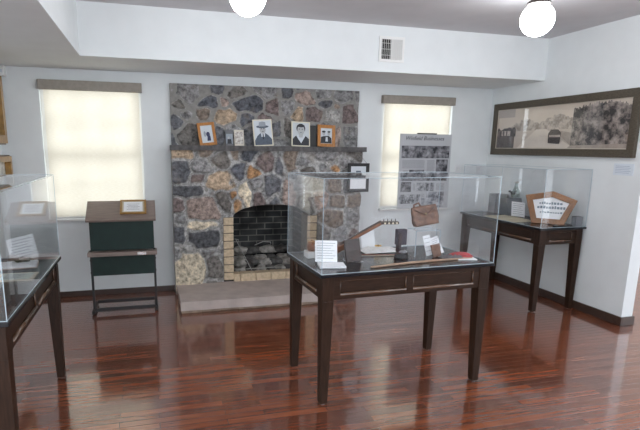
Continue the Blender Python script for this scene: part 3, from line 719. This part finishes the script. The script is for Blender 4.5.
# ------------------------------------------------------------------ information panel on the right window sill
r = leaning('information_panel', 'grey information panel headed Winfield Businesses, standing before the right window', 'panel', 3.268, 5.500, .877, 1.0)
W, H = .70, .90
MB().box(-W/2, W/2, 0, .006, 0, H).build('board', mat('panel_board', (186, 188, 192), .6, .03, 6), r)
def text(s_, size, m, parent, M, name='title', shear=0.):
    cu = bpy.data.curves.new(name, 'FONT'); cu.body = s_; cu.size = size; cu.align_x = 'CENTER'; cu.align_y = 'CENTER'; cu.extrude = .0004; cu.shear = shear
    tmp = bpy.data.objects.new(name, cu); COL.objects.link(tmp); bpy.context.view_layer.update()
    me = bpy.data.meshes.new_from_object(tmp.evaluated_get(bpy.context.evaluated_depsgraph_get()))
    bpy.data.objects.remove(tmp); me.name = name; me.materials.clear(); me.materials.append(m)
    o = bpy.data.objects.new(name, me); COL.objects.link(o); o.parent = parent; o.matrix_local = M
    return o
tt = text('Winfield Businesses', .066, dinkm, r, Mx((-.02, -.001, .847), PI/2), 'title', .3)
ph = [photo_mat('archive_photo_dark', (34, 36, 44), (170, 170, 176), 13, (.4, .68)), photo_mat('archive_photo_mid', (50, 52, 60), (190, 192, 198), 16, (.4, .62)), photo_mat('archive_photo_soft', (70, 74, 86), (204, 206, 212), 11, (.4, .62))]
# the printed pictures, in fractions of the board: left, right, bottom, top
for i, (a, b_, c_, d_, k) in enumerate(((.04, .97, .68, .845, 0), (.72, .95, .50, .665, 0), (.20, .49, .455, .525, 0), (.03, .95, .375, .435, 0), (.05, .25, .225, .36, 0), (.36, .70, .235, .35, 1), (.56, .90, .125, .225, 2), (.02, .44, .065, .19, 1), (.46, .91, -.01+.02, .135, 2), (.80, .91, .165, .225, 0))):
    MB().box(-W/2+a*W, -W/2+b_*W, -.0016-.0003*i, -.0002*i, c_*H, d_*H).build('archive_photo', ph[k], r)
b = MB()
for (a, b_, z0, z1) in ((.06, .5, .545, .655), (.54, .7, .47, .655), (.08, .19, .46, .52), (.29, .34, .25, .34), (.46, .53, .15, .2), (.75, .92, .25, .34)):
    z = z0*H
    while z < z1*H: b.box(-W/2+a*W, -W/2+(b_-.02*random.random())*W, -.0008, 0, z, z+.0035); z += .0095
b.build('printed_lines', mat('soft_ink', (132, 134, 142), .8, .1, 60), r)
MB().box(-.12, .14, -.006, .012, H-.003, H+.012).build('clip', darkm, r, bevel=.002)

# ------------------------------------------------------------------ exhibits in the middle cover
Z0 = HT+.0008
G2 = 'exhibits in the middle display'
def text_card(name, label, loc, w, h, deg, rz, lines=7, stand=True, roll=0, m=paperm):
    r = leaning(name, label, 'card', *loc, deg, rz, None, roll)
    MB().box(-w/2, w/2, 0, .003, 0, h).build('card_sheet', m, r)
    b = MB()
    for i in range(lines):
        z = h*.9-(i+.3)*h*.82/lines; b.box(-w*.42, w*(.42-.25*((i*37) % 5)/5), -.0006, 0, z, z+h*.018)
    b.build('printed_lines', inkm, r)
    if stand:
        a = math.radians(deg)
        b = MB(); b.prism([(0, 0), (.006, 0), (.006+h*.75*math.sin(a)*1.4, -h*.0+.0), (.006, h*.6)], w*.5, Mx((w*.25, .004, 0), 0, 0, PI/2))
        b.build('easel_back', acryl, r)
    return r
pa = MB().box(-.085, .085, -.06, .06, 0, .014).build('paper_stack', paperm, None, (1.10, 2.90, Z0), bevel=.003); pa.rotation_euler.z = -.2
tag(pa, 'white paper stack lying at the front left corner of the middle display', 'paper', G2)
text_card('text_card', 'white printed card on easel, at the left end of the middle display', (1.085, 2.96, Z0+.0165), .15, .14, 16, -.06, 7, True, 3)
r = thing('woven_jar', 'small brown woven jar on a white block at the left pane', 'jar', (1.062, 3.19, Z0+.0465), 0, G2)
bl = MB().box(-.045, .045, -.045, .045, 0, .045).build('display_block', whitem, None, (1.062, 3.19, Z0), bevel=.004)
tag(bl, 'small white block under the brown woven jar', 'block', G2)
MB().lathe([(0, 0), (.026, 0), (.034, .015), (.036, .035), (.03, .055), (.024, .06), (.02, .055), (.028, .035), (.02, .006), (0, .006)], 20).build('jar_body', mat('woven_brown', (140, 88, 58), .8, .4, 60, .6, stretch=(1, 1, 6)), r, smooth=True)
MB().lathe([(0, .058), (.03, .058), (.03, .064), (.008, .07), (.008, .078), (0, .078)], 20).build('lid', mat('woven_tan', (166, 124, 84), .8, .3, 60, .5), r)
# stringed instrument resting on a dark book: body low at left, neck rising to the right
r = thing('fretted_instrument', 'old brown stringed instrument with long neck and pegs, propped on a dark book', 'instrument', (1.195, 3.16, Z0), 0, G2)
inst = mat('varnished_maple', (120, 74, 44), .35, .3, 12, .05, coat=.3); finger = mat('fingerboard', (58, 44, 38), .4, .2, 12)
bd = MB(); n = 28; outl = []
for i in range(n):
    a = 2*PI*i/n; rr_ = .068*(1+.16*math.cos(2*a))-.012*math.cos(4*a); outl.append((1.25*rr_*math.cos(a), rr_*math.sin(a)))
bd.prism(outl, .035, Mx((0, 0, 0), -PI/2))
axis = Vector((.44, -.10, .125)).normalized(); tiltM = Mx((.05, 0, .080), 0, -.52, -.22); headM = tiltM @ Mx((.33, 0, 0), 0, .5) @ Mx((-.33, 0, 0))
bd.build('instrument_body', inst, r, bevel=.004, M=tiltM)
MB().lathe([(0, 0), (.018, 0), (.018, .001), (0, .001)], 20, Mx((.03, 0, .0005))).build('sound_hole', darkm, r, M=tiltM)
MB().box(.06, .33, -.014, .014, -.018, .004).build('neck', inst, r, bevel=.005, M=tiltM)
MB().box(.03, .335, -.0145, .0145, .004, .009).build('fingerboard', finger, r, M=tiltM)
hd = MB().box(.33, .455, -.021, .021, -.014, .004).build('headstock', finger, r, bevel=.004, M=headM)
b = MB()
for s_ in (-.008, -.003, .003, .008): b.tube([(-.05, s_, .012), (.335, s_*.8, .011)], .0007, 5)
b.build('strings', chromem, r, M=tiltM)
for i in range(4):
    for s_ in (-1, 1):
        x = .352+i*.027
        MB().tube([(x, s_*.018, -.005), (x, s_*.034, -.004), (x, s_*.044, -.002)], [.003, .003, .007], 8).build('tuning_peg', mat('ivory_peg', (214, 204, 182), .4, .08, 20), r, M=headM)
    MB().tube([(.352+i*.027, 0, .0), (.352+i*.027, 0, .022)], .003, 8).build('string_post', finger, r, M=headM)
r = leaning('leather_book', 'dark leather book standing upright under the instrument neck', 'book', 1.295, 2.985, Z0+.004, 14, -.1, G2, -5)
MB().box(-.05, .05, 0, .006, 0, .15).build('front_cover', leatherd, r, bevel=.002); MB().box(-.046, .046, .006, .02, .004, .146).build('pages', paperm, r); MB().box(-.05, .05, .02, .026, 0, .15).build('back_cover', leatherd, r, bevel=.002)
MB().box(-.054, -.048, 0, .026, 0, .15).build('spine', leatherd, r, bevel=.002)
st = MB().box(-.06, .06, -.015, .09, -.0, .003).build('book_easel', acryl, None, (1.292, 2.985, Z0)); st.rotation_euler.z = -.1
tag(st, 'flat clear acrylic stand under the dark leather book', 'stand', G2)
# white cloth with a yellow flower, and a fiddle bow
cb = MB(); nx_, ny_ = 40, 22
vv = [[None]*(ny_+1) for _ in range(nx_+1)]
for i in range(nx_+1):
    for j in range(ny_+1):
        x = -.15+.30*i/nx_; y = -.07+.14*j/ny_; e = min(i, nx_-i, j*1.8, (ny_-j)*1.8)/8.; e = min(1, e)
        vv[i][j] = cb.bm.verts.new((x, y, .002+e*(.022+.022*mnoise.noise(Vector((x*22, y*22, 1)))+.008*mnoise.noise(Vector((x*60, y*60, 3))))))
for i in range(nx_):
    for j in range(ny_): cb.bm.faces.new([vv[i][j], vv[i+1][j], vv[i+1][j+1], vv[i][j+1]])
cl = cb.build('white_cloth', mat('white_linen', (224, 224, 222), .8, .06, 30), None, (1.62, 3.27, Z0), smooth=True)
so_ = cl.modifiers.new('thick', 'SOLIDIFY'); so_.thickness = .002; so_.offset = 1
tag(cl, 'crumpled white cloth lying behind the instrument neck', 'cloth', G2)
r = thing('yellow_flower', 'small yellow flower lying on the crumpled white cloth', 'flower', (1.585, 3.24, Z0+.045), .4, G2)
for i in range(6): MB().blob((.016*math.cos(i*PI/3), .016*math.sin(i*PI/3), .004), .013, .008, .004, 2, .1, 2, i).build('petal', mat('yellow_petal', (214, 170, 60), .6, .15, 40), r, smooth=True)
MB().blob((0, 0, .006), .008, .008, .006, 2, .1).build('flower_centre', mat('flower_brown', (120, 80, 40), .7, .2, 40), r, smooth=True)
r = thing('fiddle_bow', 'reddish brown fiddle bow lying beside the white cloth', 'bow', (1.58, 3.125, Z0+.002), -.17, G2)
MB().tube([(-.17, 0, .008), (-.05, 0, .004), (.08, 0, .004), (.17, 0, .012)], [.003, .0038, .004, .0045], 8).build('stick', mat('bow_wood', (132, 78, 58), .4, .2, 20), r, smooth=True)
MB().box(-.165, .165, -.012, -.008, .001, .003).build('bow_hair', mat('bow_hair', (206, 188, 160), .6, .1, 40), r); MB().box(.12, .15, -.014, .004, .001, .012).build('frog', blackm, r, bevel=.002)
# iron with column
r = thing('iron_scale', 'dark antique cast iron piece with oval base and upright post, centre of the middle display', 'antique', (1.655, 3.02, Z0), .05, G2)
b = MB(); b.lathe([(0, 0), (.05, 0), (.054, .006), (.05, .03), (.042, .04), (0, .042)], 24)
for v in b.bm.verts: v.co.y *= .65
b.build('oval_base', ironm, r, smooth=False)
MB().box(-.026, .0, -.02, .02, .04, .175).build('upright_post', mat('maroon_iron', (52, 36, 38), .5, .3, 16, .1), r, bevel=.006, loc=(.0, 0.02, 0)); MB().box(-.03, .045, .01, .05, .09, .2).build('upright_back', mat('plum_iron', (58, 50, 62), .5, .3, 16), r, bevel=.005)
MB().blob((.0, -.022, .05), .03, .016, .013, 3, .3, 2).build('grey_roller', mat('grey_metal', (150, 152, 156), .4, .2, 20, metal=.6), r, smooth=True)
cd = MB().box(-.055, .055, -.001, .001, 0, .075).build('blank_card', paperm, None, (1.575, 3.19, Z0+.05)); cd.rotation_euler = (-.3, 0, .0)
cd.location = (1.565, 3.355, Z0+.001); cd.scale = (1, 1, 1.9)
tag(cd, 'plain white card leaning behind the cloth below the pegs', 'card', G2)
# acrylic riser and bag
r = thing('acrylic_riser', 'clear acrylic riser holding the brown leather bag', 'stand', (1.86, 3.09, Z0), 0, G2)
MB().box(-.095, .095, -.06, .06, .183, .188).build('shelf', acryl, r); MB().box(-.095, -.09, -.06, .06, 0, .183).build('leg', acryl, r); MB().box(.09, .095, -.06, .06, 0, .183).build('leg', acryl, r)
b = MB()
for y in (-.06, .06): b.box(-.096, .096, y-.0015, y+.0015, .183, .188)
for x in (-.094, .094): b.box(x-.002, x+.002, -.061, -.058, 0, .185)
b.build('polished_edge', edgem, r)
r = thing('leather_bag', 'worn brown leather hand bag tilted on the clear riser', 'bag', (1.878, 3.09, Z0+.205), -.12, G2); r.rotation_euler = (-.1, -.2, -.3)
b = MB(); b.box(-.085, .085, -.038, .038, 0, .135)
bmesh.ops.subdivide_edges(b.bm, edges=b.bm.edges[:], cuts=12, use_grid_fill=True)
for v in b.bm.verts:
    z = v.co.z/.135; k = 1-.42*z*z; v.co.y *= k*(1+.0*z)+.1; v.co.x *= .96+.09*math.sin(z*3); s_ = v.co.copy()
    v.co += Vector((mnoise.noise(s_*20), mnoise.noise(s_*22+Vector((3, 3, 3))), mnoise.noise(s_*18+Vector((9, 0, 0)))*.6))*.007
    if z < .01: v.co.z = 0
b.build('bag_body', leatherm, r, smooth=True, M=Mx((0, 0, .012)))
MB().tube([(-.07, -.036, .13), (.0, -.045, .085), (.06, -.04, .125)], [.004, .005, .004], 6).build('flap_seam', mat('dark_stitch', (84, 58, 46), .6, .2, 20), r, smooth=True)
MB().tube([(-.07, 0, .13), (-.062, 0, .165), (-.03, 0, .172), (-.015, 0, .14)], .007, 8).build('handle', leatherm, r, smooth=True)
MB().blob((.0, -.044, .09), .01, .005, .01, 2, .1).build('clasp', mat('worn_brass', (150, 130, 96), .4, .2, 20, metal=.7), r, smooth=True)
# papers, wallet, red pouch
text_card('text_card', 'white card leaning behind the small brown wallet', (1.905, 3.06, Z0+.001), .062, .145, 14, .15, 4, True, -8)
text_card('text_card', 'white printed card leaning right of the small brown wallet', (2.005, 3.09, Z0+.001), .075, .13, 24, .2, 8, True, -14)
r = leaning('leather_wallet', 'small brown leather wallet leaning on a white card', 'wallet', 1.93, 3.005, Z0+.001, 16, .1, G2, -8)
MB().box(-.035, .035, -.004, .008, 0, .09).build('wallet_body', leatherm, r, bevel=.003); MB().box(-.035, .035, -.007, -.004, .05, .09).build('flap', mat('rust_leather', (112, 76, 58), .55, .3, 20, .3), r, bevel=.001)
cb = MB()
for i in range(17):
    for j in range(13): vv[i][j] = cb.bm.verts.new((-.08+.01*i, -.055+.009*j, .003+min(1, min(i, 16-i, j, 12-j)/3)*(.016+.016*mnoise.noise(Vector((i*.5, j*.5, 8))))))
for i in range(16):
    for j in range(12): cb.bm.faces.new([vv[i][j], vv[i+1][j], vv[i+1][j+1], vv[i][j+1]])
cl = cb.build('grey_cloth', mat('grey_felt', (98, 98, 100), .9, .2, 40), None, (2.0, 2.945, Z0), smooth=True); so_ = cl.modifiers.new('thick', 'SOLIDIFY'); so_.thickness = .002; so_.offset = 1
tag(cl, 'crumpled grey cloth lying in front of the wallet and cards', 'cloth', G2)
ws = MB().box(-.07, .06, -.085, .085, 0, .006).build('white_sheet', paperm, None, (2.105, 2.95, Z0)); ws.rotation_euler.z = -.25
tag(ws, 'white paper sheet under the red pouch at the right end', 'paper', G2)
r = thing('red_pouch', 'flat faded red pouch lying on a white sheet at the right end', 'pouch', (2.085, 2.965, Z0+.0065), -.16, G2)
b = MB(); b.box(-.082, .082, -.04, .04, 0, .03); bmesh.ops.subdivide_edges(b.bm, edges=b.bm.edges[:], cuts=8, use_grid_fill=True)
for v in b.bm.verts:
    uu, ww = v.co.x/.082, v.co.y/.04; v.co.y *= math.sqrt(max(.15, 1-.7*abs(uu)**4)); v.co.z *= max(.2, (1-.75*abs(uu)**3)*(1-.6*abs(ww)**3))
b.build('pouch_body', mat('faded_red', (176, 66, 70), .7, .2, 30, .2), r, smooth=True); MB().tube([(-.07, -.03, .012), (0, -.041, .014), (.07, -.03, .011)], .0025, 6).build('zip_seam', mat('dark_red', (128, 44, 50), .6, .1, 20), r)
sk = MB().tube([(-.47, -.055, .006), (-.2, -.02, .007), (.1, .012, .007), (.47, .02, .006)], [.006, .008, .008, .005], 10).build('wooden_stick', mat('pale_stick', (168, 138, 114), .6, .2, 10, .1, stretch=(2, 12, 12)), None, (1.73, 2.868, Z0), smooth=True)
sk.rotation_euler.z = .03; sk.scale = (.86, 1, 1)
tag(sk, 'long pale wooden stick lying along the front of the middle display', 'stick', G2)

# ------------------------------------------------------------------ exhibits in the left cover
G3 = 'exhibits in the left display'
bk = thing('open_book', 'white paper booklet lying under the dark cup in the left display', 'booklet', (-.83, 3.33, Z0), .12, G3)
MB().box(-.13, .13, -.085, .085, 0, .006).build('back_cover', mat('pink_paper', (196, 178, 170), .7, .05, 20), bk); MB().box(-.126, .126, -.082, .082, .006, .016).build('pages', paperm, bk, bevel=.002)
r = thing('dark_wreath', 'small dark mossy tuft on the white booklet, left display', 'ornament', (-.80, 3.375, Z0+.018), 0, G3)
for i in range(9): MB().blob((.055*math.cos(i*.7)*(.5+.5*(i % 2)), .022*math.sin(i*.7), .008+.006*(i % 3)), .02, .012, .009, 2, .5, 3, i).build('moss_tuft', mat('dark_moss', (70, 64, 48), .9, .4, 60, .5), r)
text_card('text_card', 'white printed card leaning above the dark tuft in the left display', (-.79, 3.43, Z0+.017), .165, .155, 20, .1, 7, True, -12)
c = thing('flat_document', 'pale green framed document lying flat at the front of the left display', 'document', (-.755, 3.04, Z0), .0, G3)
MB().box(-.10, .10, -.09, .09, 0, .006).build('mount', mat('cream_mat', (214, 204, 186), .7, .05, 12), c); MB().box(-.08, .08, -.07, .07, .006, .0075).build('document', mat('pale_green_paper', (206, 216, 208), .7, .04, 12), c)
b = MB()
for i in range(8): b.box(-.06, .06-.02*(i % 3), -.055+i*.014, -.0515+i*.014, .0075, .0081)
b.build('printed_lines', inkm, c)
c = thing('leaflet', 'white leaflet lying behind the flat document, left display', 'paper', (-.99, 3.08, Z0), .3, G3)
MB().box(-.08, .08, -.11, .11, 0, .004).build('sheet', paperm, c)

# ------------------------------------------------------------------ exhibits in the right cover
G4 = 'exhibits in the right display'
c = thing('newspaper', 'beige folded newspaper lying flat in the right display', 'newspaper', (3.80, 4.58, Z0), .03, G4)
MB().box(-.15, .15, -.24, .24, 0, .004).build('page', mat('newsprint', (196, 186, 160), .8, .06, 20), c); MB().box(-.14, .15, -.02, .24, .004, .008).build('page', mat('newsprint', (196, 186, 160), .8, .06, 20), c)
r = thing('card_stand', 'grey box stand holding a white card in the right display', 'stand', (4.028, 4.86, Z0), -.15, G4)
MB().prism([(-.1, 0), (.1, 0), (.1, .19), (.02, .2), (-.02, .2)], .19, Mx((.105, -.02, 0), 0, 0, PI/2)).build('stand_box', mat('grey_stand', (98, 102, 108), .6, .1, 12), r, bevel=.003)
text_card('text_card', 'white printed card leaning on the grey box stand, right display', (3.975, 4.655, Z0+.009), .15, .17, 22, -.3, 6, False, 6)
r = thing('glass_bottle', 'clear glass bottle standing on the grey box stand', 'bottle', (4.085, 4.86, Z0+.2025), 0, G4)
MB().lathe([(0, 0), (.042, 0), (.047, .01), (.046, .06), (.03, .1), (.019, .12), (.018, .16), (.024, .165), (.024, .178), (.017, .178), (.014, .16), (.014, .12), (.026, .098), (.042, .058), (.042, .012), (0, .008)], 28).build('bottle_glass', glass_mat('bottle_glass', (.84, .87, .86), 1.6), r, smooth=True)
MB().lathe([(.0235, .163), (.0255, .165), (.0255, .179), (.0235, .18)], 28).build('lip', mat('frosted_glass', (206, 208, 204), .3, .05, 20), r, smooth=True)
bx = MB().box(-.09, .09, -.06, .06, 0, .225).build('display_block', mat('grey_block', (112, 116, 122), .6, .08, 12), None, (4.07, 5.0, Z0), bevel=.003)
bx.location = (4.05, 5.10, Z0); tag(bx, 'tall grey block left of the box stand in the right display', 'block', G4)
r = thing('dried_flowers', 'small dark dried flower sprig beside the glass bottle', 'dried flowers', (4.015, 4.83, Z0+.2025), 0, G4)
for i in range(5):
    a = i*1.3; p = Vector((.03*math.cos(a), .03*math.sin(a), .05+.012*(i % 3)))
    MB().tube([(0, 0, 0), p*.6+Vector((0, 0, .01)), p], .0015, 5).build('stem', mat('dry_stem', (84, 80, 62), .8, .2, 30), r); MB().blob(p, .013, .013, .011, 2, .5, 3, i).build('flower_head', mat('dry_flower', (66, 66, 68), .8, .3, 50), r)
# hexagonal framed sign
r = leaning('framed_sign', 'oak framed sign with peaked top leaning in the right display', 'sign', 3.925, 4.165, Z0+.001, 10, -.85, G4); r.scale = (1.45, 1.4, 1.5)
W = .30; o_ = [(-.105, 0), (.10, 0), (.165, .17), (.01, .225), (-.165, .19)]; i_ = [(-.076, .036), (.072, .036), (.118, .148), (.008, .185), (-.114, .160)]
for k in range(5):
    a, bq, cq, dq = o_[k], o_[(k+1) % 5], i_[(k+1) % 5], i_[k]
    MB().prism([a, bq, cq, dq], .026).build('frame_rail', mat('brown_oak', (138, 92, 50), .4, .3, 14, .05, coat=.2), r, bevel=.002)
MB().prism(o_, .006, Matrix.Translation((0, .02, 0))).build('backing', mat('sign_back', (96, 70, 44), .6, .2, 12), r)
MB().prism(i_, .004, Matrix.Translation((0, .014, 0))).build('sign_board', paperm, r)
b = MB()
for zz, x0, x1, hh in ((.135, -.07, .07, .016), (.105, -.08, .085, .022), (.075, -.06, .07, .012)):
    x = x0
    while x < x1:
        w = random.uniform(.008, .016); b.box(x, x+w, .0132, .014, zz, zz+hh*random.uniform(.6, 1)); x += w+.005
b.build('faded_lettering', mat('blue_grey_ink', (112, 128, 140), .7, .1, 40), r)
bx = MB().box(-.04, .04, -.03, .03, 0, .10).build('display_block', mat('grey_block', (112, 116, 122), .6, .08, 12), None, (4.108, 3.985, Z0), bevel=.003)
tag(bx, 'small grey block at the near end of the right display', 'block', G4)
bx = MB().box(-.1, .1, -.03, .012, 0, .018).build('flat_case', blackm, None, (3.93, 3.985, Z0), bevel=.003)
tag(bx, 'flat black case lying at the near end of the right display', 'case', G4)

# ------------------------------------------------------------------ light
def area(name, loc, rot, sx, sy, e, col=(1, 1, 1)):
    l = bpy.data.lights.new(name, 'AREA'); l.shape = 'RECTANGLE'; l.size = sx; l.size_y = sy; l.energy = e; l.color = col
    o = bpy.data.objects.new(name, l); COL.objects.link(o); o.location = loc; o.rotation_euler = rot
    return o
area('daylight_left_window', (-.55, 6.9, 1.75), (-PI/2, 0, 0), 3.0, 3.0, 35, (.98, .99, 1.))
area('daylight_right_window', (3.16, 6.9, 1.75), (-PI/2, 0, 0), 3.0, 3.0, 35, (.98, .99, 1.))
w = bpy.data.worlds.new('world'); S.world = w; w.use_nodes = True
bg = w.node_tree.nodes['Background']; bg.inputs[0].default_value = (.86, .93, 1., 1); bg.inputs[1].default_value = 2.6

# ------------------------------------------------------------------ camera
cam = bpy.data.cameras.new('camera'); co = bpy.data.objects.new('camera', cam); COL.objects.link(co)
fpx, cx, cy = 496.26, 284.83, 247.62
yaw, pit, rol = (math.radians(a) for a in (15.22, 11.41, .62))
fwd = Vector((math.sin(yaw)*math.cos(pit), math.cos(yaw)*math.cos(pit), -math.sin(pit)))
rt = Vector((math.cos(yaw), -math.sin(yaw), 0)); upv = rt.cross(fwd)
r_ = rt*math.cos(rol)+upv*math.sin(rol); u_ = -rt*math.sin(rol)+upv*math.cos(rol)
co.matrix_world = Matrix(((r_.x, u_.x, -fwd.x, 0), (r_.y, u_.y, -fwd.y, 0), (r_.z, u_.z, -fwd.z, 1.6), (0, 0, 0, 1)))
cam.sensor_width = 36; cam.lens = fpx/640*36; cam.shift_x = (320-cx)/640; cam.shift_y = (cy-215)/640; cam.clip_start = .05
S.camera = co
S.cycles.transparent_max_bounces = 40; S.cycles.max_bounces = 10; S.cycles.diffuse_bounces = 5; S.cycles.glossy_bounces = 6
S.cycles.sample_clamp_indirect = 6
vs = S.view_settings
S.display_settings.display_device = 'sRGB'
vs.view_transform = 'Standard'; vs.look = 'None'; vs.gamma = 1; vs.use_curve_mapping = False; vs.exposure = .58
